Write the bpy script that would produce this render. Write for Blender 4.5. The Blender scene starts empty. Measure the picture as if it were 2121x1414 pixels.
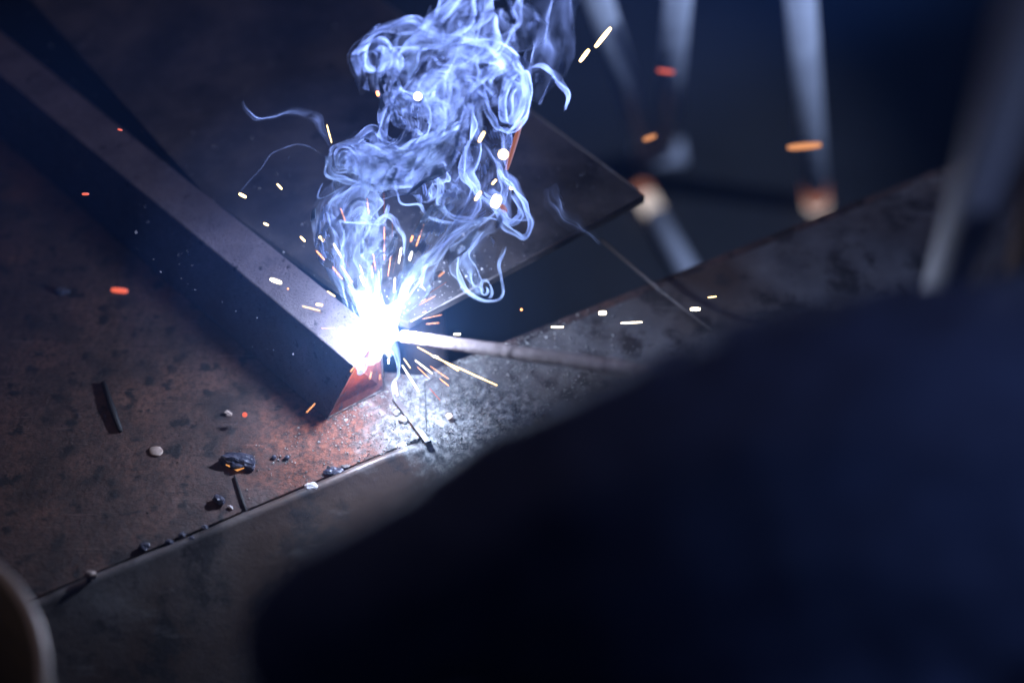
import bpy, bmesh, math, random
import numpy as np
from mathutils import Vector, Matrix, noise as mnoise

# ------------------------------------------------------------------ camera, light, exposure
scene = bpy.context.scene
col = scene.collection
PITCH = math.radians(47)
FWD = np.array([0, math.cos(PITCH), -math.sin(PITCH)]); RIGHT = np.array([1., 0, 0]); UP = np.cross(RIGHT, FWD)
CAM = np.array([.046, 0, .04]) - .5*FWD
FPX = 50/36*2121

def at(x, y, d):
    """world point seen at photo pixel (x, y) at a distance d (m) in front of the camera"""
    return CAM + d*(FWD + (x-1060.5)/FPX*RIGHT - (y-707)/FPX*UP)

def on(x, y, z):
    """world point seen at photo pixel (x, y) on the level plane of height z"""
    r = FWD + (x-1060.5)/FPX*RIGHT - (y-707)/FPX*UP
    return CAM + (z-CAM[2])/r[2]*r

cam_data = bpy.data.cameras.new('camera')
cam_data.lens = 50; cam_data.sensor_width = 36; cam_data.clip_start = .01; cam_data.clip_end = 50
cam_data.dof.use_dof = True; cam_data.dof.focus_distance = .515; cam_data.dof.aperture_fstop = 3.0
cam_data.dof.aperture_blades = 9; cam_data.dof.aperture_rotation = .3
cam = bpy.data.objects.new('camera', cam_data); col.objects.link(cam)
cam.location = CAM; cam.rotation_euler = (math.pi/2-PITCH, 0, 0)
scene.camera = cam

world = bpy.data.worlds.new('World'); scene.world = world; world.use_nodes = True
bg = world.node_tree.nodes['Background']
bg.inputs[0].default_value = (.25, .4, 1, 1); bg.inputs[1].default_value = .022

def lamp(name, kind, loc, power, color, size=.1, target=None):
    l = bpy.data.lights.new(name, kind); l.energy = power; l.color = color
    if kind == 'AREA': l.shape = 'DISK'; l.size = size
    else: l.shadow_soft_size = size
    o = bpy.data.objects.new(name, l); col.objects.link(o); o.location = loc
    if target is not None:
        o.rotation_euler = (Vector(target)-Vector(loc)).to_track_quat('-Z', 'Y').to_euler()
    return o

ARC = at(796, 668, .492)
lamp('arc_light', 'POINT', ARC, .80, (.60, .74, 1.0), .0035)
lamp('molten_glow', 'POINT', at(768, 792, .512), .016, (1.0, .36, .12), .003)      # light of the molten pool on the underside of the joint
lamp('fill_light', 'AREA', (-.30, .55, .90), .55, (1.0, .76, .84), .4, (-.10, .0, 0))  # unseen fill added overhead to lift bench, bar and plate
def spot(loc, power, color, target, deg, blend=.8):
    o = lamp('unseen_spot', 'SPOT', loc, power, color, .015, target); o.data.spot_size = math.radians(deg); o.data.spot_blend = blend  # unseen spotlights, aimed where more light is wanted
spot((.60, .30, .175), 350., (.47, .56, 1.0), (.015, .065, .112), 13)  # added to brighten the head of the smoke
spot((.42, -.50, .85), 10.5, (.38, .52, 1.0), (.27, -.10, .18), 34)  # added to lift the glove out of black
spot((.75, .30, .60), 12.0, (.88, .88, .92), (.255, -.05, .185), 15)  # added to brighten the pale leaning strut
spot((-.52, -.42, .55), 2.0, (1.0, .78, .64), (-.14, -.14, .02), 26)
spot((.35, -.20, .80), 75., (.50, .64, 1.0), (.16, .40, -.12), 23)  # added to brighten the trestle legs and far rods

scene.view_settings.view_transform = 'Standard'; scene.view_settings.look = 'None'
scene.view_settings.exposure = 0; scene.view_settings.gamma = 1; scene.view_settings.use_curve_mapping = False
cy = scene.cycles
cy.use_denoising = True; cy.max_bounces = 6; cy.diffuse_bounces = 2; cy.glossy_bounces = 2
cy.transmission_bounces = 2; cy.volume_bounces = 1; cy.transparent_max_bounces = 96
cy.sample_clamp_indirect = 2.0; cy.caustics_reflective = False; cy.caustics_refractive = False

# ------------------------------------------------------------------ helpers
random.seed(4)
def link(name, me, m=None, parent=None, smooth=False):
    o = bpy.data.objects.new(name, me); col.objects.link(o)
    if m: me.materials.append(m)
    if parent: o.parent = parent
    if smooth: me.polygons.foreach_set('use_smooth', [True]*len(me.polygons))
    return o

def tag(o, label=None, cat=None, group=None, kind=None):
    for k, v in (('label', label), ('category', cat), ('group', group), ('kind', kind)):
        if v: o[k] = v
    return o

def empty(name, loc=(0, 0, 0)):
    o = bpy.data.objects.new(name, None); col.objects.link(o); o.location = loc; o.empty_display_size = .01
    return o

def adopt(child, parent):
    child.parent = parent; child.matrix_parent_inverse = Matrix.Translation(-Vector(parent.location))

def mesh(name, v, f):
    me = bpy.data.meshes.new(name); me.from_pydata([tuple(map(float, p)) for p in v], [], f); me.update()
    return me

def bm_mesh(name, bm):
    me = bpy.data.meshes.new(name); bm.to_mesh(me); bm.free(); return me

def prism(name, bottom, top, m, parent=None, bevel=.0004, seg=2):
    """closed solid between two outlines with the same number of corners"""
    bm = bmesh.new(); n = len(bottom)
    b = [bm.verts.new(tuple(p)) for p in bottom]; t = [bm.verts.new(tuple(p)) for p in top]
    bm.faces.new(b[::-1]); bm.faces.new(t)
    for i in range(n): bm.faces.new((b[i], b[(i+1) % n], t[(i+1) % n], t[i]))
    bmesh.ops.recalc_face_normals(bm, faces=bm.faces)
    if bevel: bmesh.ops.bevel(bm, geom=bm.edges[:], offset=bevel, segments=seg, affect='EDGES', profile=.6)
    return link(name, bm_mesh(name, bm), m, parent)

def tube_data(pts, rad, n=16, cap=True):
    pts = [Vector(p) for p in pts]; v = []; f = []; m = len(pts)
    rad = rad if hasattr(rad, '__len__') else [rad]*m
    t0 = (pts[1]-pts[0]).normalized(); a = t0.orthogonal().normalized()
    for i, p in enumerate(pts):
        t = (pts[min(i+1, m-1)]-pts[max(i-1, 0)]).normalized()
        a = (a-t*a.dot(t)).normalized(); b = t.cross(a)
        for k in range(n):
            th = 2*math.pi*k/n; v.append(p+(a*math.cos(th)+b*math.sin(th))*rad[i])
    for i in range(m-1):
        for k in range(n):
            k2 = (k+1) % n; f.append((i*n+k, i*n+k2, (i+1)*n+k2, (i+1)*n+k))
    if cap: f += [tuple(range(n))[::-1], tuple((m-1)*n+k for k in range(n))]
    return v, f

def tube(name, pts, rad, m, parent=None, n=16, smooth=True):
    o = link(name, mesh(name, *tube_data(pts, rad, n)), m, parent, smooth)
    return o

def lump(name, loc, size, m, seed, rough=.35, freq=1.4, sub=3, rz=0, parent=None, smooth=False, sink=.25):
    """broken stone or slag: an icosphere pushed about by noise, resting on z of loc"""
    bm = bmesh.new(); bmesh.ops.create_icosphere(bm, subdivisions=sub, radius=1)
    off = Vector((seed*7.31, seed*3.7, seed*1.9))
    for v in bm.verts:
        d = mnoise.noise(v.co*freq+off)*rough+mnoise.noise(v.co*freq*2.7+off)*rough*.45
        v.co *= 1+d
        v.co = Vector((v.co.x*size[0], v.co.y*size[1], v.co.z*size[2]))
    zmin = min(v.co.z for v in bm.verts)
    bmesh.ops.transform(bm, matrix=Matrix.Translation((0, 0, -zmin*(1-sink*.4))), verts=bm.verts)
    o = link(name, bm_mesh(name, bm), m, parent, smooth)
    o.location = loc; o.rotation_euler = (0, 0, rz)
    return o

def solid_union(name, balls, voxel, m, smooth=8, parent=None, bumps=None):
    """one continuous surface grown over chains of balls [(point, radius), ...]"""
    b0 = bmesh.new(); bmesh.ops.create_icosphere(b0, subdivisions=2, radius=1)
    bv = np.array([v.co[:] for v in b0.verts]); bf = np.array([[v.index for v in f.verts] for f in b0.faces]); b0.free()
    V = []; Fc = []; n = 0
    for chain in balls:
        for (p, r), (q, s) in zip(chain[:-1], chain[1:]):
            p, q = np.array(p), np.array(q); k = max(2, int(np.linalg.norm(q-p)/(min(r, s)*.3+1e-6)))
            for i in range(min(k, 24)+1):
                t = i/min(k, 24); V.append(bv*(r+(s-r)*t)+p+(q-p)*t); Fc.append(bf+n); n += len(bv)
    me = mesh(name, np.vstack(V), np.vstack(Fc).tolist()); o = link(name, me, m, parent)
    rm = o.modifiers.new('r', 'REMESH'); rm.mode = 'VOXEL'; rm.voxel_size = voxel
    sm = o.modifiers.new('s', 'SMOOTH'); sm.factor = .5; sm.iterations = smooth
    dg = bpy.context.evaluated_depsgraph_get(); dg.update()
    new = bpy.data.meshes.new_from_object(o.evaluated_get(dg))
    o.modifiers.clear(); o.data = new; new.name = name
    if not new.materials: new.materials.append(m)
    if bumps:
        moved = [Vector(v.co)+Vector(v.normal)*bumps(Vector(v.co)) for v in new.vertices]
        new.vertices.foreach_set('co', [x for p in moved for x in p]); new.update()
    new.polygons.foreach_set('use_smooth', [True]*len(new.polygons))
    return o

# ------------------------------------------------------------------ materials
def mat(name, color=(.5, .5, .5), rough=.5, metal=0, emit=None, estr=0):
    m = bpy.data.materials.new(name); m.use_nodes = True
    p = m.node_tree.nodes['Principled BSDF']
    p.inputs['Base Color'].default_value = (*color, 1); p.inputs['Roughness'].default_value = rough
    p.inputs['Metallic'].default_value = metal
    if emit: p.inputs['Emission Color'].default_value = (*emit, 1); p.inputs['Emission Strength'].default_value = estr
    return m

class G:
    """small node-graph helper"""
    def __init__(s, m): s.m = m; s.t = m.node_tree; s.p = s.t.nodes['Principled BSDF']; s.co = s.t.nodes.new('ShaderNodeTexCoord').outputs['Object']
    def noise(s, scale, detail=6, rough=.6, stretch=None, dist=0):
        co = s.co
        if stretch:
            mp = s.t.nodes.new('ShaderNodeMapping'); s.t.links.new(s.co, mp.inputs[0])
            mp.inputs['Scale'].default_value = stretch[:3]
            if len(stretch) > 3: mp.inputs['Rotation'].default_value = (0, 0, stretch[3])
            co = mp.outputs[0]
        n = s.t.nodes.new('ShaderNodeTexNoise'); s.t.links.new(co, n.inputs['Vector'])
        n.inputs['Scale'].default_value = scale; n.inputs['Detail'].default_value = detail; n.inputs['Roughness'].default_value = rough
        n.inputs['Distortion'].default_value = dist
        return n.outputs['Fac']
    def ramp(s, fac, stops):
        r = s.t.nodes.new('ShaderNodeValToRGB'); s.t.links.new(fac, r.inputs[0]); e = r.color_ramp.elements
        while len(e) < len(stops): e.new(.5)
        for k, (pos, c) in zip(e, stops):
            k.position = pos; k.color = (*c, 1) if hasattr(c, '__len__') else (c, c, c, 1)
        return r.outputs[0]
    def mix(s, fac, a, b, mode='MIX'):
        x = s.t.nodes.new('ShaderNodeMix'); x.data_type = 'RGBA'; x.blend_type = mode
        for sock, v in ((x.inputs[0], fac), (x.inputs[6], a), (x.inputs[7], b)):
            if hasattr(v, 'is_linked'): s.t.links.new(v, sock)
            elif hasattr(v, '__len__'): sock.default_value = (*v, 1)
            else: sock.default_value = v
        return x.outputs[2]
    def math(s, op, a, b=0., clamp=False):
        x = s.t.nodes.new('ShaderNodeMath'); x.operation = op; x.use_clamp = clamp
        for sock, v in ((x.inputs[0], a), (x.inputs[1], b)):
            if hasattr(v, 'is_linked'): s.t.links.new(v, sock)
            else: sock.default_value = v
        return x.outputs[0]
    def dist(s, c):
        x = s.t.nodes.new('ShaderNodeVectorMath'); x.operation = 'DISTANCE'; s.t.links.new(s.co, x.inputs[0])
        x.inputs[1].default_value = tuple(c); return x.outputs['Value']
    def set(s, name, v): s.t.links.new(v, s.p.inputs[name])
    def bump(s, h, strength, dist):
        b = s.t.nodes.new('ShaderNodeBump'); b.inputs['Strength'].default_value = strength; b.inputs['Distance'].default_value = dist
        s.t.links.new(h, b.inputs['Height']); s.t.links.new(b.outputs[0], s.p.inputs['Normal'])

# rusty bench plate: brown oxide, red rust, black scale spots, a grey deposit of weld ash under the joint
ASH = on(985, 895, 0)
m_bench = mat('rusty_plate', rough=.75); g = G(m_bench)
c = g.ramp(g.noise(26, 8, .65), [(.3, (.034, .020, .020)), (.5, (.075, .041, .037)), (.7, (.145, .068, .052))])
c = g.mix(g.ramp(g.noise(420, 5, .7), [(.42, 0.), (.62, 1.)]), c, g.mix(.75, c, (.025, .017, .018)))
c = g.mix(g.ramp(g.noise(150, 3, .55), [(.57, 0.), (.65, 1.)]), c, (.010, .008, .011))
c = g.mix(g.ramp(g.noise(38, 5, .6), [(.50, 0.), (.64, .75)]), c, (.014, .010, .012))
c = g.mix(g.ramp(g.noise(26, 3, .6, (1, 30, 1, .5)), [(.66, 0.), (.70, .6)]), c, (.20, .13, .12))
c = g.mix(g.ramp(g.noise(24, 3, .6, (1, 26, 1, -.9)), [(.67, 0.), (.71, .8)]), c, (.012, .009, .010))
RED = on(690, 925, 0)
rm = g.math('ADD', g.math('SUBTRACT', 1.0, g.math('MULTIPLY', g.dist(RED), 1/.045)), g.math('MULTIPLY', g.math('SUBTRACT', g.noise(80, 6, .65), .5), 1.5))
c = g.mix(g.ramp(rm, [(.2, 0.), (.7, .6)]), c, g.ramp(g.noise(380, 5, .7), [(.4, (.03, .014, .012)), (.55, (.22, .065, .035)), (.7, (.34, .12, .065))]))
ashm = g.math('SUBTRACT', 1.0, g.math('MULTIPLY', g.dist(ASH), 1/.058))
ashm = g.math('ADD', ashm, g.math('MULTIPLY', g.math('SUBTRACT', g.noise(60, 6, .65), .5), 1.3))
ashm = g.ramp(ashm, [(.22, 0.), (.52, 1.)])
ash = g.ramp(g.noise(330, 6, .7), [(.36, (.035, .035, .038)), (.5, (.14, .14, .145)), (.64, (.36, .36, .365))])
c = g.mix(ashm, c, ash)
g.set('Base Color', c)
g.set('Roughness', g.ramp(g.noise(90, 4), [(.3, .55), (.7, .9)]))
g.bump(g.math('ADD', g.noise(300, 8, .7), g.math('MULTIPLY', g.noise(70, 4), .6)), .7, .0012)

m_edge = mat('worn_mild_steel', rough=.5, metal=.25); g = G(m_edge)
c = g.ramp(g.noise(34, 7, .6), [(.3, (.085, .077, .082)), (.55, (.15, .138, .145)), (.75, (.23, .215, .22))])
c = g.mix(g.ramp(g.noise(9, 4, .5), [(.42, 0.), (.58, 1.)]), c, (.085, .058, .050))
c = g.mix(g.ramp(g.noise(45, 6, .7), [(.50, 0.), (.60, 1.)]), c, (.045, .038, .040))
c = g.mix(g.ramp(g.noise(22, 5, .65, (1, 5, 5, .45)), [(.58, 0.), (.74, .6)]), c, (.20, .18, .18))
c = g.mix(g.ramp(g.noise(260, 5, .7), [(.62, 0.), (.72, 1.)]), c, (.05, .045, .05))
am = g.math('SUBTRACT', 1.0, g.math('MULTIPLY', g.dist(ASH), 1/.042))
am = g.ramp(g.math('ADD', am, g.math('MULTIPLY', g.math('SUBTRACT', g.noise(70, 6, .65), .5), 1.2)), [(.25, 0.), (.5, 1.)])
c = g.mix(am, c, g.ramp(g.noise(330, 6, .7), [(.36, (.035, .035, .038)), (.5, (.14, .14, .145)), (.64, (.36, .36, .365))]))
g.set('Base Color', c); g.set('Roughness', g.ramp(g.noise(50, 5), [(.3, .36), (.7, .62)]))
g.bump(g.noise(240, 6, .7), .35, .0006)

m_bar = mat('hot_rolled_bar', rough=.6, metal=.25); g = G(m_bar)
c = g.ramp(g.noise(60, 7, .6), [(.3, (.090, .074, .088)), (.55, (.165, .137, .158)), (.75, (.235, .195, .218))])
c = g.mix(g.ramp(g.noise(170, 3, .5), [(.68, 0.), (.72, 1.)]), c, (.02, .018, .025))
c = g.mix(g.ramp(g.noise(15, 4, .6), [(.50, 0.), (.70, 1.)]), c, (.085, .045, .040))
c = g.mix(g.ramp(g.noise(900, 3, .7), [(.55, 0.), (.66, 1.)]), c, (.13, .11, .12))
c = g.mix(g.ramp(g.noise(1100, 3, .7), [(.58, 0.), (.68, 1.)]), c, (.02, .016, .018))
g.set('Base Color', c); g.set('Roughness', g.ramp(g.noise(300, 4), [(.3, .4), (.7, .65)]))
g.bump(g.math('ADD', g.noise(1200, 4, .7), g.math('MULTIPLY', g.noise(90, 4), .8)), .6, .0005)

m_cut = mat('red_rust_cut_face', rough=.85); g = G(m_cut)
c = g.ramp(g.noise(120, 6, .65), [(.35, (.035, .013, .013)), (.5, (.12, .036, .028)), (.68, (.19, .060, .043))])
g.set('Base Color', g.mix(g.ramp(g.noise(210, 4), [(.55, 0.), (.62, 1.)]), c, (.05, .05, .07)))
g.bump(g.noise(500, 6, .7), .6, .0006)

m_plate = mat('mill_scale_plate', rough=.55, metal=.2); g = G(m_plate)
c = g.ramp(g.noise(22, 8, .62), [(.34, (.014, .012, .013)), (.5, (.050, .042, .044)), (.66, (.115, .096, .096))])
c = g.mix(g.ramp(g.noise(60, 4), [(.58, 0.), (.7, 1.)]), c, (.010, .009, .011))
g.set('Base Color', c); g.set('Roughness', g.ramp(g.noise(40, 5), [(.3, .4), (.7, .75)]))
g.bump(g.noise(200, 7, .7), .4, .0008)

m_flux = mat('electrode_flux', rough=.9); g = G(m_flux)
g.set('Base Color', g.ramp(g.noise(500, 6, .7), [(.3, (.20, .145, .15)), (.7, (.38, .29, .29))]))
g.bump(g.noise(1300, 5, .7), .8, .0005)

m_glove = mat('navy_leather', rough=.8); g = G(m_glove)
g.set('Base Color', g.ramp(g.noise(90, 6, .65), [(.3, (.024, .036, .085)), (.7, (.050, .070, .150))]))
g.bump(g.math('ADD', g.noise(900, 4, .6), g.math('MULTIPLY', g.noise(120, 5), 1.2)), .5, .0012)

m_ash = mat('slag_ash', rough=.8); g = G(m_ash)
g.set('Base Color', g.ramp(g.noise(300, 5, .6), [(.3, (.14, .14, .145)), (.7, (.36, .355, .35))]))
m_slag = mat('blue_black_slag', (.035, .036, .055), .28, .1); g = G(m_slag)
g.set('Base Color', g.ramp(g.noise(240, 5, .6), [(.3, (.015, .016, .03)), (.7, (.085, .085, .12))])); g.bump(g.noise(400, 5), .6, .001)
m_tan = mat('tan_stone', (.34, .25, .21), .8); g = G(m_tan)
g.set('Base Color', g.ramp(g.noise(350, 5, .6), [(.3, (.22, .16, .14)), (.7, (.45, .34, .30))]))
m_pale = mat('pale_stone', (.55, .52, .55), .7)
m_dark = mat('dark_scale', (.015, .013, .016), .7)
m_floor = mat('dark_floor', rough=.9); g = G(m_floor)
g.set('Base Color', g.ramp(g.noise(12, 7, .6), [(.3, (.002, .0022, .003)), (.7, (.007, .0073, .009))]))
m_galv = mat('galvanised_leg', rough=.45, metal=.35); g = G(m_galv)
g.set('Base Color', g.ramp(g.noise(30, 5), [(.3, (.40, .42, .48)), (.7, (.62, .65, .72))]))
m_tin = mat('tin_rim', rough=.5, metal=.4); g = G(m_tin)
g.set('Base Color', g.ramp(g.noise(60, 5), [(.3, (.24, .20, .185)), (.7, (.38, .32, .30))]))
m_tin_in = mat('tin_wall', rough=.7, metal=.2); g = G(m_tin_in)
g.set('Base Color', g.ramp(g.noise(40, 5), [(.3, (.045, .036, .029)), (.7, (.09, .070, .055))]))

def glow(name, color, strength):
    m = mat(name, (0, 0, 0), 1, 0, color, strength); m.cycles.emission_sampling = 'NONE'; return m
m_spark = {'o': glow('spark_orange', (1, .36, .12), 5.), 'y': glow('spark_yellow', (1, .68, .28), 6.),
           'w': glow('spark_white', (1, .86, .62), 9.), 'r': glow('spark_red', (1, .16, .09), 1.0), 'd': glow('spark_dull', (1, .30, .12), .32)}
m_refl_orange = glow('orange_reflection_glow', (1, .36, .22), .30); m_white = glow('tip_and_flake_glow', (1, .90, .86), 1.5); m_refl_white = glow('white_reflection_glow', (1, .86, .80), .7)  # far-rod glows stand in for arc reflections; one white also lifts the ash flake

# ------------------------------------------------------------------ the setting: bench and floor
E0 = on(110, 1245, 0); E1 = on(900, 915, 0); ed = (E1-E0)/np.linalg.norm(E1-E0); en = np.array([-ed[1], ed[0], 0])   # along / away from the camera
K0 = on(810, 800, 0); kn = float(np.dot(K0-E0, en))                                                                # depth of the bench right of the joint
def bp(a, b, z=0): return E0+ed*a+en*b+np.array([0, 0, z])
aw = float(np.dot(on(700, 800, 0)-E0, ed))
LIP = .0045
TLp = on(733, 758, .032); TLq = on(0, 155, .032); bu = (TLq-TLp)/np.linalg.norm(TLq-TLp)
def ab(p): return (float(np.dot(p-E0, ed)), float(np.dot(p-E0, en)))
uh = np.array([bu[1], -bu[0], 0])*(1 if bu[1] > 0 else -1)*.010
aE = float(np.dot(E1-E0, ed))
outline = [(-.35, LIP), (aE-.001, LIP), (aE+.010, kn-.004), (.75, kn-.004), (.75, kn), (aw+.03, kn), ab(TLp+bu*.03+uh), ab(TLp+bu*.46+uh), (-.35, kn+.42)]
bench = prism('bench_top', [bp(a, b, -.006) for a, b in outline], [bp(a, b, 0) for a, b in outline], m_bench, bevel=.0006)
tag(bench, 'rusty speckled steel bench top', 'bench', kind='structure')
# angle-iron edging: a thin lip standing a little proud, and the front face below it
aE = float(np.dot(E1-E0, ed)); SB = -.050
def soft(b, s=.011): return .46*(b-math.sqrt(b*b+s*s))
def lipk(a): return 1/(1+math.exp(max(-30, min(30, (a-aE-.002)/.0035))))
def surf_z(a, b):
    """height of the bench surface: flat top, sharp lip on the left, rounded shoulder right of the joint"""
    k = lipk(a); flat = 0. if b > 0 else .92*b
    return k*flat+(1-k)*(soft(b)+.0008)
lp = [(SB, .92*SB), (-.0006, .0006), (.0002, .0016), (.0020, .0016), (.0030, .0008), (.0034, -.004)]
bs = [SB+(kn-.0008-SB)*j/26 for j in range(27)]
jl = [min(range(27), key=lambda j: abs(bs[j]-b)) for b, z in lp]
bm = bmesh.new(); N = 320; rows = []
for i in range(N+1):
    a = -.35+1.1*i/N; w = mnoise.noise(Vector((a*30, 0, 0)))*.0004+mnoise.noise(Vector((a*140, 3, 0)))*.00018; k = lipk(a); row = []
    sharp = [(SB+(-.0006-SB)*j/12, .92*(SB+(-.0006-SB)*j/12)+.001*j/12) for j in range(13)]+lp[2:5]+[(.0036, -.002-.0001*j) for j in range(11)]
    for j in range(27):
        d = mnoise.noise(Vector((a*70, bs[j]*70, 5)))*.0006*(1-k)
        b = sharp[j][0]*k+bs[j]*(1-k); z = sharp[j][1]*k+(soft(bs[j])+.0008+d)*(1-k)
        row.append(bm.verts.new(tuple(bp(a, b+w*k, z+w*.5*k))))
    row += [bm.verts.new(tuple(bp(a, .0034, -.03))), bm.verts.new(tuple(bp(a, SB+.004, .92*SB-.004)))]
    rows.append(row)
for r, s in zip(rows[:-1], rows[1:]):
    for k in range(29): bm.faces.new((r[k], r[(k+1) % 29], s[(k+1) % 29], s[k]))
bm.faces.new(rows[0][::-1]); bm.faces.new(rows[-1]); bmesh.ops.recalc_face_normals(bm, faces=bm.faces)
edge = link('edge_angle', bm_mesh('edge_angle', bm), m_edge, bench, True)
FZ = -.32
fl = link('floor', mesh('floor', [(-3, -2, FZ), (3, -2, FZ), (3, 4, FZ), (-3, 4, FZ)], [(0, 1, 2, 3)]), m_floor); tag(fl, 'dark workshop floor below the bench', 'floor', kind='structure')

# ------------------------------------------------------------------ rectangular bar with its slanting cut end
HB = .032
TL0 = on(733, 758, HB); TL1 = on(0, 155, HB); bu = (TL1-TL0)/np.linalg.norm(TL1-TL0); bn = np.array([bu[1], -bu[0], 0])
if bn[0] < 0: bn = -bn
W = .0172; TL1 = TL0+bu*.40
B0 = on(675, 868, 0); so = float(np.dot(B0-TL0, bn)); lo = float(np.dot(B0-TL0, bu))
def br(a, b, z): q = TL0+bu*a+bn*b; return np.array([q[0], q[1], z])
t = empty('steel_bar', tuple(br(.05, W/2, 0)))
tag(t, 'grey steel bar running back from the arc, with a slanting rusty cut end', 'steel bar')
near_b = [br(lo, so, .0006), br(lo-.004, W, .0006)]; near_t = [br(0, 0, HB), br(.006, W, HB)]
far_b = [br(.40, W, .0006), br(.40, so, .0006)]; far_t = [br(.40, W, HB), br(.40, 0, HB)]
o = prism('bar_body', near_b+far_b, near_t+far_t, m_bar, bevel=.0007, seg=3); adopt(o, t)
# rusty skin of the sawn end and the bright burr round it
en_c = [near_b[0], near_b[1], near_t[1], near_t[0]]
nrm = np.cross(en_c[1]-en_c[0], en_c[3]-en_c[0]); nrm /= np.linalg.norm(nrm)
if nrm[1] > 0: nrm = -nrm
cen = sum(en_c)/4
ins = [cen+(p-cen)*.93 for p in en_c]
o = prism('cut_face', [p-nrm*.0005 for p in ins], [p+nrm*.0005 for p in ins], m_cut, bevel=.0002); adopt(o, t)
loop = en_c+[en_c[0]]; pts = []
for p, q in zip(loop[:-1], loop[1:]):
    for k in range(24):
        x = p+(q-p)*k/24; j = mnoise.noise(Vector(x*900))*.00025; pts.append(x+nrm*(.0003+j)+(cen-x)*.02)
o = tube('burr', pts+[pts[0]], [.00042*(1+.5*mnoise.noise(Vector(p*1400))) for p in pts+[pts[0]]], m_edge, n=8); adopt(o, t)

# ------------------------------------------------------------------ plate behind the bar
ZP = .030
q0 = on(845, 668, ZP); q1 = on(1337, 405, ZP); q2 = on(1080, 215, ZP); q2 = q1+(q2-q1)/np.linalg.norm(q2-q1)*.42
q3 = on(64, 0, ZP); q4 = on(425, 405, ZP); qd = (q3-q4)/np.linalg.norm(q3-q4); q3 = q4+qd*.30
q5 = on(760, 655, ZP)+np.array([0, .004, 0])
pl = [q0, q1, q2, q3, q4, q5]
t = empty('steel_plate', tuple(q4)); tag(t, 'wide dark mill-scale steel plate lying behind the bar, its corner pointing right', 'steel plate')
dz = np.array([0, 0, -.004])
o = prism('plate_body', [p+dz for p in pl], pl, m_plate, bevel=.0007, seg=2); adopt(o, t)
for p, q in ((q0, q1), (q1, q2)):
    o = tube('pale_edge', [p+(q-p)*.01+(0, 0, -.0002), p+(q-p)*.99+(0, 0, -.0002)], .0005, m_edge, n=8); adopt(o, t)  # lighter steel line along the plate's front and right edges
for k, (a, b) in enumerate(((.30, .10), (.75, .30), (.15, .36))):
    p = q0+(q1-q0)*a+(q2-q1)*b+dz*1.02
    o = tube('support_leg', [p, (p[0], p[1], FZ if k else FZ)], .009, m_bar, n=16); adopt(o, t)

# ------------------------------------------------------------------ electrode
tip = at(836, 697, .500); el_end = at(1500, 792, .405)
ed3 = (el_end-tip)/np.linalg.norm(el_end-tip)
t = empty('welding_electrode', tuple(tip)); tag(t, 'thin flux-coated welding electrode reaching from the gloved hand to the arc', 'electrode')
pts = [tip+(el_end-tip)*k/240 for k in range(241)]
o = tube('flux_coating', pts, [.00225+.00018*mnoise.noise(Vector((k*.9, 0, 0)))+.00012*mnoise.noise(Vector((k*.2, 5, 0))) for k in range(241)], m_flux, n=28); adopt(o, t)
o = tube('burning_tip', [tip-ed3*.0022, tip-ed3*.0010, tip-ed3*.0001], [.0008, .0015, .0019], m_white, n=16); adopt(o, t)
grip = at(1660, 822, .375)
t = empty('electrode_holder', tuple(el_end)); tag(t, 'electrode holder clasped inside the gloved hand', 'electrode holder')
o = tube('jaw', [el_end-ed3*.012, el_end-ed3*.006, el_end+ed3*.02], [.004, .006, .009], m_galv, n=16); adopt(o, t)
o = tube('handle', [el_end+ed3*.02, el_end+ed3*.026, el_end+ed3*.12], [.009, .013, .013], m_dark, n=20); adopt(o, t)

# ------------------------------------------------------------------ gloved hand in the foreground, one continuous surface
def hp(x, y, d, r): return (tuple(at(x, y, d)), r*d/FPX)
hand = [
    [hp(1290, 1130, .300, 350), hp(1480, 1065, .300, 376), hp(1800, 1010, .300, 432), hp(2200, 980, .305, 440), hp(2800, 1000, .32, 470), hp(3600, 900, .36, 520)],
    [hp(690, 1335, .285, 190), hp(735, 1290, .282, 190), hp(950, 1200, .290, 218), hp(1110, 1150, .298, 275), hp(1300, 1120, .300, 335)],      # thumb, laid along the grip
    [hp(760, 1560, .330, 170), hp(900, 1430, .345, 190), hp(1200, 1290, .345, 230), hp(1450, 1180, .330, 300)],                           # index finger
    [hp(860, 1690, .320, 170), hp(980, 1560, .325, 190), hp(1280, 1400, .325, 230), hp(1500, 1250, .315, 300)],
    [hp(1000, 1790, .305, 165), hp(1130, 1670, .305, 185), hp(1400, 1490, .305, 225), hp(1600, 1300, .305, 300)],
    [hp(1200, 1850, .290, 150), hp(1320, 1750, .290, 170), hp(1560, 1570, .292, 210), hp(1750, 1350, .300, 300)],
]
def folds(p):
    q = p*38
    return .0030*mnoise.noise(q*.6)+.0018*mnoise.noise(q*1.3)+.0008*mnoise.noise(q*2.6)+.0014*math.sin(p.x*200+3*mnoise.noise(p*30))*max(0, min(1, (p.x-.10)/.06))
hand_o = solid_union('person', hand, .0022, m_glove, 10, bumps=folds)
tag(hand_o, 'gloved hand and forearm in dark navy leather, holding the electrode', 'person')

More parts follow.
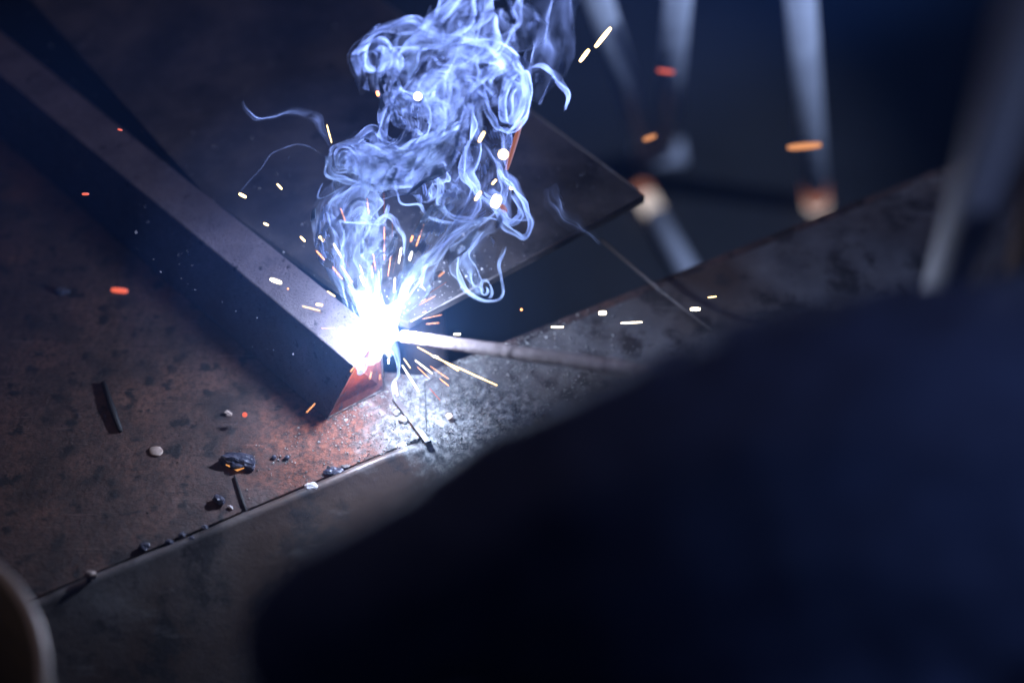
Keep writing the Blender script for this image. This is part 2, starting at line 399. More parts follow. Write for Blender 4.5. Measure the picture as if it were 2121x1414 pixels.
# ------------------------------------------------------------------ legs of a trestle standing behind, out of focus
def leg(name, a, b, r, m, label, tips=None, foot=True):
    a = np.array(a); b = np.array(b); u = (b-a)/np.linalg.norm(b-a)
    t = empty(name, tuple(a)); tag(t, label, 'metal leg')
    o = tube('shaft', [a, a+u*.002, b], [r*.85, r, r], m, n=20); adopt(o, t)
    return t, u
f1 = on(1347, 330, FZ)
t = empty('trestle_legs', tuple(f1)); tag(t, 'pair of pale galvanised trestle legs meeting in a V beyond the plate corner', 'trestle')
o = tube('leg', [f1, on(1215, -80, .02)], .0075, m_galv, n=20); adopt(o, t)
o = tube('leg', [f1+np.array([.012, .006, 0]), on(1412, -80, .02)], .0075, m_galv, n=20); adopt(o, t)
o = tube('foot_band', [f1+np.array([-.012, 0, .001]), f1+np.array([.026, .004, .004])], .011, m_galv, n=16); adopt(o, t)
a = on(1692, 425, FZ); b = on(1652, -80, .0)
t, u = leg('upright_rod', a, b, .0085, m_galv, 'upright steel rod with a glow added as reflection on its lower end, standing beyond the trestle')
o = tube('reflection_collar', [a+u*.006, a+u*.016], .0092, m_refl_white, n=20); adopt(o, t)  # glow added where the arc would reflect in the shaft
o = tube('reflection_band', [a+u*.0165, a+u*.040], .0091, m_refl_orange, n=20); adopt(o, t)  # orange part of the same painted reflection
a = on(1328, 392, FZ+.012); b = on(1520, 730, FZ+.010)
u = (b-a)/np.linalg.norm(b-a)
t = empty('fallen_rod', tuple(a)); tag(t, 'steel rod lying on the floor below the plate corner, one end glowing in place of a reflection', 'steel rod')
o = tube('shaft', [a+u*.03, b], .0075, m_galv, n=20); adopt(o, t)
o = tube('reflection_end', [a+u*.012, a+u*.026], .0077, m_refl_white, n=20); adopt(o, t)  # glow in place of the arc's reflection on this end
o = tube('reflection_tip', [a, a+u*.012], .0075, m_refl_orange, n=20); adopt(o, t)  # orange fringe of that reflection, also an added glow
def strut(a, b, r0, r1, m, label):
    t = empty('leaning_strut', tuple(a)); tag(t, label, 'strut')
    o = tube('shaft', [a, a+(b-a)*.02, b], [r0*.7, r0, r1], m, n=24); adopt(o, t)
strut(on(1863, 850, -.018), at(2229, -140, .20), .0050, .0068, m_pale, 'pale steel strut leaning out from behind the gloved wrist')
strut(on(2040, 850, -.018), at(2330, 0, .22), .0050, .0080, m_tin, 'brownish strut at the far side of the pale leaning strut')
# thin wire under the plate corner
tag(tube('wire', [on(1245, 496, .006), on(1350, 586, .004), on(1475, 684, .003)], .0006, m_edge, n=10), 'thin straight wire lying across the bench below the plate corner', 'wire')

# ------------------------------------------------------------------ round tin at the near left
rimc = at(-395, 1490, .355)
t = empty('round_tin', (rimc[0], rimc[1], 0)); tag(t, 'round open tin with a pale rolled rim, standing on the bench corner', 'tin')
RR = 475*.355/FPX
ring = [rimc+RR*np.array([math.cos(k*math.pi/48), math.sin(k*math.pi/48), 0]) for k in range(97)]
o = tube('rolled_rim', ring, .0016, m_tin, n=12); adopt(o, t)
v = []; f = []
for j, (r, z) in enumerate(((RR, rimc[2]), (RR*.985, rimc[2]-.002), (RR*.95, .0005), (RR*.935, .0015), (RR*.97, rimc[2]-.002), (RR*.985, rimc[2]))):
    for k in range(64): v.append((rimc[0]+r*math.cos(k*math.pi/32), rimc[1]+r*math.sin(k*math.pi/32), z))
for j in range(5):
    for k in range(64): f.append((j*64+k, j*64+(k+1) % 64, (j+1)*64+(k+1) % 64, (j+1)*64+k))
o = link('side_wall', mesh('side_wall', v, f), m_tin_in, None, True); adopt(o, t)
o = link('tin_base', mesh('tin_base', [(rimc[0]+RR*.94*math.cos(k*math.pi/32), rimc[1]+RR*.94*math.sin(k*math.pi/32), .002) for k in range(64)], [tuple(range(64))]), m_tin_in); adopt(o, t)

# ------------------------------------------------------------------ scraps on the bench
def scrap(name, px, py, sx, sy, sz, m, seed, label, cat, group=None, rz=0, rough=.35, freq=1.4, smooth=False, z=0., sub=3):
    p = on(px, py, z); k = .001
    o = lump(name, tuple(p), (sx*k, sy*k, sz*k), m, seed, rough, freq, sub, rz, None, smooth)
    tag(o, label, cat, group); return o
o = scrap('slag_chunk', 497, 962, 6.4, 3.1, 2.2, m_slag, 1.3, 'jagged blue-black slag chunk with an ember edge on the rusty bench', 'slag', rz=-.25, rough=.55, freq=1.7)
e0 = on(468, 962, .0015); e1 = on(492, 972, .0012); e2 = on(512, 966, .0012)
em = tube('ember_edge', [e0, e1, e2], [.0002, .0006, .0002], glow('ember', (1, .42, .12), .9), n=8); em.parent = o; em.matrix_parent_inverse = o.matrix_basis.inverted()
scrap('flat_pebble', 324, 936, 2.7, 2.1, .7, m_tan, 2.1, 'flat oval tan pebble lying alone on the rusty bench', 'pebble', rough=.12, smooth=True, rz=-.5)
scrap('pale_stone', 646, 1012, 2.3, 1.8, 1.4, m_pale, 5.2, 'pale angular stone beside the bench lip', 'stone', rough=.3)
scrap('dull_lump', 455, 1040, 2.6, 1.6, 1.6, m_slag, 6.2, 'dull grey lump with a pointed tail near the bench lip', 'slag', rough=.3, rz=-.6)
scrap('dull_lump', 478, 1052, 1.2, .5, .6, m_pale, 6.9, 'slim bright splinter at the tail of the dull grey lump', 'splinter', rough=.3, rz=-.6)
scrap('black_bead', 568, 949, .9, .9, .8, m_slag, 3.3, 'round black slag bead next to the jagged chunk', 'bead', rough=.1, smooth=True)
scrap('black_bead', 595, 950, 1.0, .9, .9, m_slag, 3.8, 'shiny black slag bead farther along from the jagged chunk', 'bead', rough=.1, smooth=True)
scrap('glinting_crumb', 474, 859, 1.3, .9, .9, m_tan, 7.7, 'small glinting copper-coloured crumb on the shaded bench', 'crumb', rough=.6)
scrap('grey_flake', 690, 978, 3.4, 1.6, .8, m_slag, 8.4, 'grey slag flake between the pale stone and the lit grit', 'slag', rough=.5)
scrap('grey_flake', 716, 968, 1.5, .9, .6, m_edge, 8.8, 'small flat grey flake touching the bench lip', 'flake', rough=.4)
scrap('white_pebble', 832, 925, 1.9, 1.2, .9, m_pale, 9.3, 'whitish pebble by the end of the short scrap rod', 'pebble', rough=.35, rz=.4)
scrap('white_pebble', 836, 872, 1.9, 1.5, 1.1, m_ash, 9.9, 'ash-white lump pressed against the short scrap rod', 'lump', rough=.4)
scrap('white_pebble', 822, 858, 1.3, 1.1, .9, m_ash, 10.4, 'smaller ash-white crumb near the top of the short scrap rod', 'lump', rough=.4)
scrap('bright_flake', 930, 864, 1.3, 1.1, .9, m_white, 11.2, 'flake lying in the ash, its lit brightness put in as glow', 'flake', rough=.4)  # flake lit by the arc, its brightness given as an added glow
scrap('violet_chip', 128, 606, 2.6, 1.6, 1.2, m_slag, 12.6, 'bluish chip at the back of the shaded bench', 'chip', rough=.5)
for k, (x, y, s) in enumerate(((300, 1135, 1.5), (352, 1128, 1.4), (398, 1119, 1.1), (378, 1112, 1.2), (425, 1095, 1.0))):
    scrap('edge_crumb', x, y, s*1.2, s, s*.8, m_slag, 13+k*.7, ('biggest dark crumb at the tin end of the row along the bench lip', 'second dark crumb from the tin along the bench lip', 'middle dark crumb of the row hugging the bench lip', 'dark crumb set slightly back from the row along the bench lip', 'smallest dark crumb at the arc end of the row along the bench lip')[k], 'crumb', 'crumbs along the shaded lip', rough=.4)
o = scrap('brown_chip', 190, 1195, 2.2, 1.3, 1.5, m_tan, 18.1, 'brownish chip sitting on the bench lip near the tin', 'chip', rough=.4, z=.002)
for k, (x, y, s) in enumerate(((1134, 868, 1.9), (1092, 895, 1.6))):
    scrap('dark_clinker', x, y, s*1.2, s, s*.5, m_dark, 19+k, ('dark clinker in the ash, the one nearer the plate', 'dark clinker in the ash, the one nearer the bench edge')[k], 'clinker', rough=.5)
# scrap strips
tag(prism('scrap_rod', [on(812, 828, .0004), on(823, 822, .0004), on(895, 916, .0004), on(882, 921, .0004)], [on(812, 824, .0030), on(821, 819, .0030), on(893, 912, .0030), on(881, 916, .0030)], m_edge, bevel=.0003), 'short square scrap rod lying under the arc between rust and ash', 'scrap rod')
tag(tube('dark_stick', [on(214, 792, .0012), on(232, 845, .0012), on(250, 892, .0012)], [.0009, .0013, .0009], m_dark, n=10), 'charred dark stick on the shaded rusty bench', 'stick')
tag(tube('dark_stick', [on(486, 985, .0006), on(500, 1030, .0006), on(512, 1062, .0006)], [.0004, .0006, .0004], m_dark, n=10), 'thin dark sliver behind the jagged slag chunk', 'stick')
# ash grit: thousands of grains too small to pick apart
def grains(name, spots, m, sub_size, seed):
    rng = np.random.default_rng(seed); V = []; Fc = []; base = [(1, 0, 0), (-.5, .86, 0), (-.5, -.86, 0), (0, 0, 1.1), (.1, .1, -.8)]
    fb = [(0, 1, 3), (1, 2, 3), (2, 0, 3), (1, 0, 4), (2, 1, 4), (0, 2, 4)]
    for p, s in spots:
        R = Matrix.Rotation(rng.uniform(0, 6.28), 3, Vector(rng.normal(size=3)).normalized()); n0 = len(V); sc = rng.uniform(.6, 1.4, 3)*s
        for b in base: V.append(np.array(p)+np.array(R@Vector(b))*sc)
        Fc += [tuple(n0+i for i in q) for q in fb]
    return link(name, mesh(name, V, Fc), m)
rng = np.random.default_rng(2); spots = []
while len(spots) < 5200:
    a = rng.normal(0, .030)+.0; b = rng.uniform(-.006, kn-.001)
    aa = float(np.dot(ASH-E0, ed))+a; p = bp(aa, b, surf_z(aa, b)+.0003)
    if abs(a) < .09 and rng.random() < .35+.65*(mnoise.noise(Vector(p*90)) > -.05): spots.append((p, float(np.exp(rng.normal(-8.45, .50)))))
tag(grains('ash_grit', spots, m_ash, 1, 3), 'grey-white weld ash and grit strewn under the arc', 'grit', kind='stuff')
spots = []
for _ in range(900):
    e = abs(rng.exponential(.010)); aa = rng.uniform(-.10, .26); p = bp(aa, -.0012-e, surf_z(aa, -.0012-e)+.0002)
    if rng.random() < math.exp(-((p[0]-ASH[0])/.03)**2): spots.append((p, float(np.exp(rng.normal(-9.0, .4)))))
tag(grains('spatter_grit', spots, m_ash, 1, 4), 'fine pale spatter stuck to the bench front face below the ash', 'grit', kind='stuff')
spots = []
for _ in range(1100):
    p = q0+(q1-q0)*rng.uniform(-.5, 1)+(q2-q1)*rng.uniform(.0, .9); s = float(np.exp(rng.normal(-8.9, .45)))
    spots.append((p+np.array([0, 0, s*.5]), s))
for _ in range(260):
    p = q0+(q1-q0)*abs(rng.normal(0, .22))+(q2-q1)*abs(rng.normal(0, .07)); s = float(np.exp(rng.normal(-8.5, .4)))
    spots.append((p+np.array([0, 0, s*.5]), s))
tag(grains('plate_spatter', spots, m_pale, 1, 5), 'pale spatter specks scattered over the dark plate', 'grit', kind='stuff')

spots = []
for _ in range(1500):
    p = bp(rng.uniform(-.12, aE), rng.uniform(.006, .22)); s = float(np.exp(rng.normal(-8.9, .5)))
    if mnoise.noise(Vector(p*60)) > -.1: spots.append((p+np.array([0, 0, s*.3]), s))
tag(grains('bench_spatter', spots, m_dark, 1, 6), 'black spatter crumbs stuck all over the rusty bench', 'grit', kind='stuff')

# ------------------------------------------------------------------ sparks: thrown droplets of glowing steel, their light trails modelled as solid streaks
def spark(x0, y0, x1, y1, w, c, label, d=.5, dd=0., group=None):
    a = at(x0, y0, d); b = at(x1, y1, d+dd); r = w*.5*d/FPX; L = np.linalg.norm(b-a)
    if L < r*2.2:
        bm = bmesh.new(); bmesh.ops.create_icosphere(bm, subdivisions=3, radius=r, matrix=Matrix.Translation((a+b)/2)); o = link('spark', bm_mesh('spark', bm), m_spark[c], None, True)
    else:
        n = 9; ts = [.5-.5*math.cos(math.pi*k/n) for k in range(n+1)]
        o = tube('spark', [a+(b-a)*t for t in ts], [r*max(.06, math.sin(math.pi*min(max(t, .02), .98))**.16) for t in ts], m_spark[c], n=8)
    tag(o, label % HUE[c] if '%s' in label else label, 'spark', group or 'sparks thrown from the arc')
UPL = 'hair-thin %s spark streak shooting up above the arc'; DNL = 'thin %s spark streak shooting down below the electrode'; HUE = {'m': 'orange', 'o': 'orange', 'y': 'yellow', 'w': 'white-hot', 'r': 'red', 'd': 'faint dim'}
LFT = 'tiny orange spark dash in front of the dark plate left of the smoke'; RGT = 'short white spark dash flying right above the electrode'
LOOP = 'orange spark inside the looping right branch of smoke'
for a in [
    (1233, 98, 1265, 58, 9, 'y', 'longest orange spark dash, high up near the trestle legs', .53),
    (1201, 128, 1220, 103, 8, 'y', 'shorter orange spark dash just below the longest one', .53),
    (865, 200, 866, 200, 15, 'w', 'round white spark inside the head of the smoke', .48),
    (1042, 320, 1043, 320, 21, 'y', 'large round yellow spark right of the smoke column', .49),
    (992, 294, 1003, 273, 7, 'y', 'plump orange spark dash on the thin right strand of smoke', .49),
    (1080, 251, 1049, 352, 11, 'd', 'long dim orange spark streak falling beside the round yellow spark', .53),
    (1019, 382, 1028, 372, 5, 'y', LOOP, .5), (1057, 392, 1060, 388, 7, 'y', LOOP, .5), (984, 415, 996, 397, 6, 'y', LOOP, .49),
    (1024, 428, 1031, 406, 17, 'w', 'fat white-orange spark in the looping right branch of smoke', .47),
    (1038, 424, 1048, 440, 12, 'd', 'dim orange spark close under the fat white-orange one', .5),
    (781, 189, 784, 199, 7, 'o', 'small orange spark at the left curl of the smoke head', .5),
    (677, 259, 687, 296, 2.2, 'y', 'fine upright spark line left of the smoke roll', .5),
    (560, 578, 583, 586, 7, 'w', 'bright orange spark skimming the top of the bar', .495),
    (655, 630, 668, 632, 4.5, 'y', 'small yellow spark low over the bar near the arc', .495),
    (546, 462, 556, 467, 5, 'y', LFT, .51), (622, 490, 632, 500, 4.5, 'y', LFT, .51), (661, 490, 671, 499, 7.5, 'y', LFT, .51),
    (495, 401, 510, 409, 6.5, 'y', LFT, .515), (574, 381, 584, 392, 4.5, 'y', LFT, .51),
    (170, 402, 184, 402, 5.5, 'r', 'dull red spark dash above the far shaded bench', .52), (231, 600, 264, 603, 11, 'r', 'broad dull red spark over the shaded bench', .47),
    (244, 268, 253, 270, 4, 'r', 'faint red spark against the far bar', .53), (503, 862, 511, 855, 11, 'r', 'dull red spark just above the bench beside the copper crumb', .52),
    (691, 505, 708, 534, 2.6, 'w', UPL), (655, 519, 672, 538, 2, 'o', UPL), (689, 553, 709, 578, 2, 'o', UPL), (678, 603, 694, 614, 2.2, 'y', UPL), (746, 572, 756, 593, 3, 'w', UPL),
    (722, 591, 736, 606, 2.6, 'w', UPL), (831, 513, 826, 545, 3.2, 'w', UPL), (853, 521, 848, 539, 5, 'w', UPL), (855, 488, 851, 501, 4.5, 'o', UPL), (878, 465, 862, 510, 1.8, 'o', UPL),
    (795, 400, 797, 466, 1.6, 'd', UPL), (796, 470, 796, 540, 1.6, 'o', UPL), (813, 445, 812, 540, 1.4, 'd', UPL), (773, 525, 778, 560, 1.6, 'o', UPL), (784, 560, 786, 600, 1.8, 'y', UPL),
    (818, 575, 816, 605, 2.4, 'w', UPL), (770, 550, 772, 575, 1.6, 'o', UPL), (760, 412, 764, 443, 1.6, 'o', UPL), (596, 598, 597, 598, 3, 'o', LFT),
    (1142, 677, 1167, 677, 3.4, 'w', RGT), (940, 692, 954, 692, 4, 'w', RGT), (1240, 648, 1256, 648, 8.5, 'w', RGT), (1286, 669, 1330, 667, 3, 'w', RGT), (1430, 640, 1450, 640, 7, 'w', RGT), (1466, 616, 1484, 614, 2.4, 'y', RGT),
    (1078, 641, 1082, 641, 5, 'o', 'tiny round orange spark right of the hanging smoke veil'),
    (893, 736, 1030, 798, 2.2, 'y', 'longest thin spark line running right below the electrode'), (896, 737, 908, 740, 4.5, 'w', DNL), (908, 741, 950, 768, 2.2, 'y', DNL),
    (860, 746, 895, 773, 2.2, 'w', DNL), (833, 756, 867, 810, 2.4, 'w', DNL), (814, 791, 816, 815, 3, 'y', DNL), (818, 790, 823, 819, 3, 'w', DNL), (890, 804, 912, 829, 1.6, 'r', DNL),
    (864, 718, 900, 738, 1.8, 'y', DNL), (836, 742, 850, 762, 1.6, 'y', DNL), (703, 676, 741, 686, 1.8, 'y', 'thin spark line crossing the near end of the bar'), (742, 903, 744, 904, 5, 'o', 'single orange ember resting on the red rust beside the bar end', .533),
]:
    spark(*a[:7], *(a[7:] or (.5,)))
rg = np.random.default_rng(12)
for k in range(26):
    th = rg.uniform(-.2, math.pi+.2) if k < 17 else rg.uniform(math.pi*1.25, math.pi*1.95); r0 = abs(rg.normal(0, 70))+80; L = rg.uniform(8, 46); c = rg.choice(list('ooyd'))
    x, y = 790+r0*math.cos(th), 680-r0*math.sin(th)*1.1
    spark(x, y, x+L*math.cos(th), y-L*math.sin(th), rg.uniform(.8, 1.4), c, 'hair-thin %s spark streak radiating from the arc', .5+rg.normal(0, .008), rg.normal(0, .004))
# far sparks, thrown wide to the right
m_spark['m'] = glow('spark_far', (1, .40, .16), .9)
spark(1632, 306, 1700, 300, 13, 'm', 'blurred orange spark crossing the upright rod', .62)
spark(1333, 290, 1358, 281, 9, 'm', 'blurred orange spark dash at the meeting of the trestle legs', .62)
spark(1362, 146, 1396, 150, 7, 'r', 'faint red spark beyond the trestle legs', .66)

# ------------------------------------------------------------------ the arc: a ragged white flame of glowing gas
def gas(name, color, strength):
    m = bpy.data.materials.new(name); m.use_nodes = True; t = m.node_tree; t.nodes.remove(t.nodes['Principled BSDF'])
    e = t.nodes.new('ShaderNodeEmission'); e.inputs[0].default_value = (*color, 1); e.inputs[1].default_value = strength
    t.links.new(e.outputs[0], t.nodes['Material Output'].inputs['Volume']); m.cycles.emission_sampling = 'NONE'; return m
def fp(x, y, r, d=.497): return (tuple(at(x, y, d)), r*d/FPX)
t = empty('welding_arc', tuple(ARC)); tag(t, 'blinding ragged white welding arc where bar, plate and electrode meet', 'arc')
core = [[fp(790, 700, 25), fp(781, 655, 31), fp(755, 622, 19), fp(735, 602, 5)], [fp(791, 680, 30), fp(812, 650, 18), fp(832, 616, 4)], [fp(795, 692, 26), fp(779, 728, 15), fp(764, 758, 3)],
        [fp(800, 690, 22), fp(826, 699, 10), fp(836, 702, 4)], [fp(800, 712, 14), fp(806, 738, 5), fp(804, 754, 2)], [fp(785, 650, 14), fp(790, 628, 8), fp(788, 612, 3)]]
def ragged(p): return .0011*mnoise.noise(p*260)+.0006*mnoise.noise(p*620)
o = solid_union('flame_core', core, .0007, gas('arc_gas', (.86, .93, 1), 900.), 4, bumps=ragged); adopt(o, t)
halo = [[fp(790, 720, 46), fp(782, 650, 62), fp(748, 610, 40), fp(726, 585, 14)], [fp(800, 680, 52), fp(820, 640, 36), fp(842, 596, 9)], [fp(790, 700, 44), fp(772, 745, 26), fp(752, 775, 8)]]
o = solid_union('flame_halo', halo, .0010, gas('halo_gas', (.32, .52, 1), 5.), 8, bumps=ragged); adopt(o, t)

# ------------------------------------------------------------------ smoke: folded sheets of fume, thin closed shells filled with scattering gas

def smoke_sheets(seed=7):
    rng = np.random.default_rng(seed)
    def spline(P, n):
        P = np.asarray(P, float); m = len(P)
        Q = np.vstack([2*P[0]-P[1], P, 2*P[-1]-P[-2]])
        t = np.linspace(0, m-1-1e-6, n); i = t.astype(int); f = (t-i)[:, None]
        a, b, c, d = Q[i], Q[i+1], Q[i+2], Q[i+3]
        return .5*(2*b+(c-a)*f+(2*a-5*b+4*c-d)*f*f+(3*b-a-3*c+d)*f**3)
    def noise1(n, scales, amps):
        x = np.linspace(0, 1, n); y = np.zeros(n)
        for s, a in zip(scales, amps):
            k = rng.normal(size=s+4); y += a*spline(k[:, None], n)[:, 0]
        return y
    sheets = []
    def add(X, mass, soft=.12, streak=.55, ends=(.05, .1)):
        # X (nv,nu,3): v along the flow, u across the sheet
        nv, nu, _ = X.shape
        u = np.linspace(0, 1, nu); v = np.linspace(0, 1, nv)
        mu = np.clip(np.minimum(u, 1-u)/soft, 0, 1)**1.3
        mu = mu*np.exp(streak*noise1(nu, (5, 14, 34), (.8, .7, .55)))
        mv = np.exp(.35*noise1(nv, (5, 12), (.6, .5)))
        if ends[0]: mv = mv*np.clip(v/ends[0], 0, 1)
        if ends[1]: mv = mv*np.clip((1-v)/ends[1], 0, 1)
        m = np.outer(mv, mu); 
        sheets.append([X, mass*m/m.mean()/(nu*nv)])
    def ribbon(P, mass, nv=170, nu=58, wav=0.0, **kw):
        C = spline([p[:3] for p in P], nv)
        W = spline([[p[3], p[4]] for p in P], nv)
        tan = np.gradient(C, axis=0); tan /= np.linalg.norm(tan, axis=1)[:, None]+1e-9
        side = np.cross(tan, [0, 0, 1.]); side /= np.linalg.norm(side, axis=1)[:, None]+1e-9
        dep = np.cross(side, tan)
        a = np.radians(W[:, 1])[:, None]
        across = np.cos(a)*side+np.sin(a)*dep
        other = -np.sin(a)*side+np.cos(a)*dep
        u = np.linspace(-1, 1, nu)
        X = C[:, None, :]+across[:, None, :]*(u[None, :, None]*W[:, :1][:, None, :])
        if wav:
            ph = rng.uniform(0, 6.28, 3)
            vv = np.linspace(0, 1, nv)[:, None]
            wv = np.sin(u[None]*3.2+ph[0]+5*vv)+.55*np.sin(u[None]*7.1+ph[1]-7*vv)
            X = X+other[:, None, :]*(wv*wav*W[:, :1]/40.)[:, :, None]
        add(X, mass, **kw)
    def scroll(c0, c1, r0, r1, turns, mass, ph=0, ell=(1, 1), rot=0, nv=160, nu=50, tail=None, **kw):
        # rolled-up sheet about an axis from c0 to c1; v = angle, u = along the axis
        c0 = np.asarray(c0, float); c1 = np.asarray(c1, float); ax = c1-c0; L = np.linalg.norm(ax); ax /= L
        e1 = np.cross(ax, [0, 1., 0]); e1 /= np.linalg.norm(e1)+1e-9; e2 = np.cross(ax, e1)
        v = np.linspace(0, 1, nv); th = ph+2*np.pi*turns*v; r = r0+(r1-r0)*v**.8
        a = r*np.cos(th)*ell[0]; b = r*np.sin(th)*ell[1]
        cr, sr = np.cos(rot), np.sin(rot); a, b = a*cr-b*sr, a*sr+b*cr
        u = np.linspace(0, 1, nu)
        X = c0+ax*L*u[None, :, None]+(e1[None]*a[:, None]+e2[None]*b[:, None])[:, None, :]
        add(X, mass, **kw)
    # ---- left column, from the arc to the roll
    ribbon([(765,660,0,22,10),(738,600,0,42,25),(722,545,6,40,60),(728,500,4,44,30),(742,455,-6,66,15),(745,415,-12,52,40),(748,385,-8,40,80),(760,360,0,42,110),(800,345,14,50,95)], 1.15, wav=10)
    ribbon([(775,650,8,16,40),(770,590,6,30,70),(760,530,10,34,100),(775,480,6,36,70),(752,440,0,60,60),(730,470,10,62,40)], .55, wav=14)
    ribbon([(715,640,-4,8,60),(700,580,0,14,70),(704,520,0,20,50),(690,475,4,22,80),(676,452,6,16,100),(696,420,0,26,70),(735,392,0,34,60)], .45, wav=8)
    ribbon([(778,640,4,10,80),(790,575,4,16,60),(783,510,0,20,30),(790,450,-4,20,60),(815,450,0,16,80),(838,500,4,9,90),(838,525,5,4,90)], .35, wav=10)
    ribbon([(680,468,0,10,80),(735,474,6,14,70),(790,458,10,12,60),(800,420,6,9,50)], .16, wav=6)
    # ---- roll on the left, scroll seen almost end-on
    scroll((702,328,-34),(716,331,30), 3, 40, 3.6, .50, ph=.4, rot=.2, ends=(0,.06))
    scroll((712,330,-20),(850,356,40), 20, 46, 1.35, 1.0, ph=2.2, ends=(.1,.1))
    ribbon([(672,318,0,20,80),(676,358,-4,22,90),(720,382,0,22,100),(780,385,6,20,80),(840,365,8,26,60),(880,330,4,34,40),(905,300,0,30,60)], .7, wav=9)
    ribbon([(690,300,0,14,80),(730,285,6,20,100),(775,272,4,26,70),(800,300,0,34,40),(850,322,6,40,30),(900,300,4,36,60),(950,262,0,30,90)], .75, wav=12)
    # ---- from the roll up to the head
    ribbon([(800,340,0,46,20),(862,312,4,50,50),(912,268,0,48,80),(935,215,-6,52,40),(905,170,0,60,70),(860,190,6,44,110)], 1.1, wav=13)
    ribbon([(795,290,4,12,70),(800,240,6,24,90),(818,205,0,30,60),(850,200,-4,34,30),(895,225,0,40,70),(925,265,4,34,80)], .7, wav=14)
    ribbon([(930,300,0,30,60),(965,255,4,24,80),(985,205,0,26,50),(1000,160,-4,44,70),(1040,130,0,40,30)], .7, wav=12)
    # ---- head: curl on the left, sheet over the top, hanging lobe on the right
    scroll((770,130,-30),(792,122,30), 14, 42, 1.5, .7, ph=1.0, ell=(.85,1.1), ends=(.05,.1))
    ribbon([(752,165,0,20,90),(752,115,-4,30,80),(790,72,0,26,60),(850,46,6,24,80),(900,62,4,30,100),(925,100,0,30,60)], .75, wav=14)
    ribbon([(820,170,0,36,30),(838,120,0,46,70),(880,92,6,40,110),(950,88,0,36,60),(1010,98,-4,50,40),(1050,140,0,50,70)], 1.25, wav=14)
    ribbon([(815,160,4,8,60),(842,195,0,12,80),(870,205,0,16,60),(905,182,4,20,90),(955,165,0,30,60),(1000,175,0,26,40),(1035,225,0,18,60)], .55, wav=10)
    scroll((1058,200,-22),(1066,205,30), 18, 46, 1.6, .75, ph=.5, ell=(.62,1.38), rot=.12, ends=(.05,.1))
    ribbon([(985,170,0,24,40),(1020,225,0,20,70),(1040,258,0,16,90),(1068,262,2,14,90),(1086,225,4,18,80),(1082,175,0,22,60),(1060,130,0,30,40)], .6, wav=9)
    ribbon([(880,75,0,10,60),(895,35,0,18,80),(920,5,4,30,50),(960,-40,0,60,30)], .35, wav=10)
    ribbon([(930,80,0,34,60),(975,40,10,50,30),(1000,0,10,44,60),(1020,-60,0,50,30)], .35, wav=16, soft=.3, ends=(.1,.05))
    ribbon([(1000,110,10,26,30),(1045,90,14,34,80),(1080,60,14,50,30),(1075,0,16,40,50),(1080,-50,10,40,40)], .06, wav=16, soft=.3)
    # ---- right branch
    ribbon([(815,650,0,12,20),(838,585,0,26,50),(880,535,4,30,70),(930,490,0,24,80),(975,440,-4,22,60),(985,395,0,26,100),(968,355,4,24,70),(985,305,0,28,60),(1000,255,4,20,80),(985,205,0,18,60)], 1.0, wav=13)
    ribbon([(826,640,4,8,60),(860,560,4,12,70),(905,522,0,20,60),(950,492,0,14,90),(1000,462,4,8,85),(1050,470,4,6,90)], .4, wav=8)
    ribbon([(810,380,0,5,85),(830,418,0,6,85),(868,424,0,5,85),(884,455,4,6,90),(930,466,4,7,85),(985,470,2,6,85),(1000,462,0,5,90)], .3, wav=8, nu=40, nv=300)
    ribbon([(900,360,6,12,40),(912,400,6,18,70),(905,430,6,14,90),(940,455,4,10,80),(990,470,4,8,90)], .22, wav=14)
    ribbon([(962,360,0,14,60),(985,400,0,16,80),(1020,440,-2,14,90),(1052,478,0,16,70),(1085,490,4,14,80),(1100,455,4,16,90),(1086,415,2,20,80),(1055,385,0,24,60),(1040,355,0,20,50)], .85, wav=9)
    ribbon([(1000,400,4,26,20),(1030,440,8,34,60),(1058,462,6,26,90),(1085,440,0,20,60),(1062,405,0,18,60)], .45, wav=12)
    # ---- hanging veil under the right branch
    ribbon([(985,480,0,32,20),(962,520,4,34,50),(950,565,6,22,80),(962,605,2,14,90),(1000,626,0,10,85),(1034,622,0,7,80),(1044,590,0,7,90),(1036,545,2,10,80),(1046,510,0,10,70)], .55, wav=10)
    ribbon([(1000,490,6,40,20),(985,540,6,44,50),(985,590,4,30,70),(1000,615,0,18,90)], .38, wav=14, soft=.3)
    scroll((1004,602,-10),(1010,604,14), 5, 18, 1.3, .16, ph=2.4, ell=(.9,1.2), nu=40)
    # ---- fine wisps at the arc
    ribbon([(840,620,0,5,80),(868,575,0,8,80),(885,540,0,6,80),(872,580,4,8,70),(880,590,4,3,80)], .16, wav=8, nu=40)
    ribbon([(752,740,0,14,10),(748,765,0,12,30),(742,778,0,5,40)], .3, wav=6, nu=40)
    ribbon([(800,700,6,14,10),(822,740,4,10,50),(826,775,2,5,70),(812,800,0,3,80),(820,835,0,2,80)], .16, wav=6, nu=40)
    # ---- faint drifting strands
    ribbon([(1080,150,20,14,60),(1130,150,24,20,80),(1170,190,24,16,70),(1176,225,24,8,80)], .06, wav=10, soft=.45, ends=(.3,.2))
    ribbon([(500,205,30,3,40),(530,245,26,9,60),(590,243,20,12,70),(650,240,16,16,40),(682,295,10,10,60)], .02, wav=5, soft=.45, ends=(.4,.1))
    ribbon([(1090,200,40,40,30),(1120,130,44,60,40),(1130,60,44,70,40),(1150,-20,44,80,30)], .05, wav=10, soft=.48, streak=.3, ends=(.4,.1))
    ribbon([(1130,380,30,14,30),(1145,415,30,24,40),(1165,450,30,26,60),(1200,470,32,20,40),(1235,490,34,12,60),(1250,505,34,6,60)], .03, wav=4, soft=.45, ends=(.3,.3))
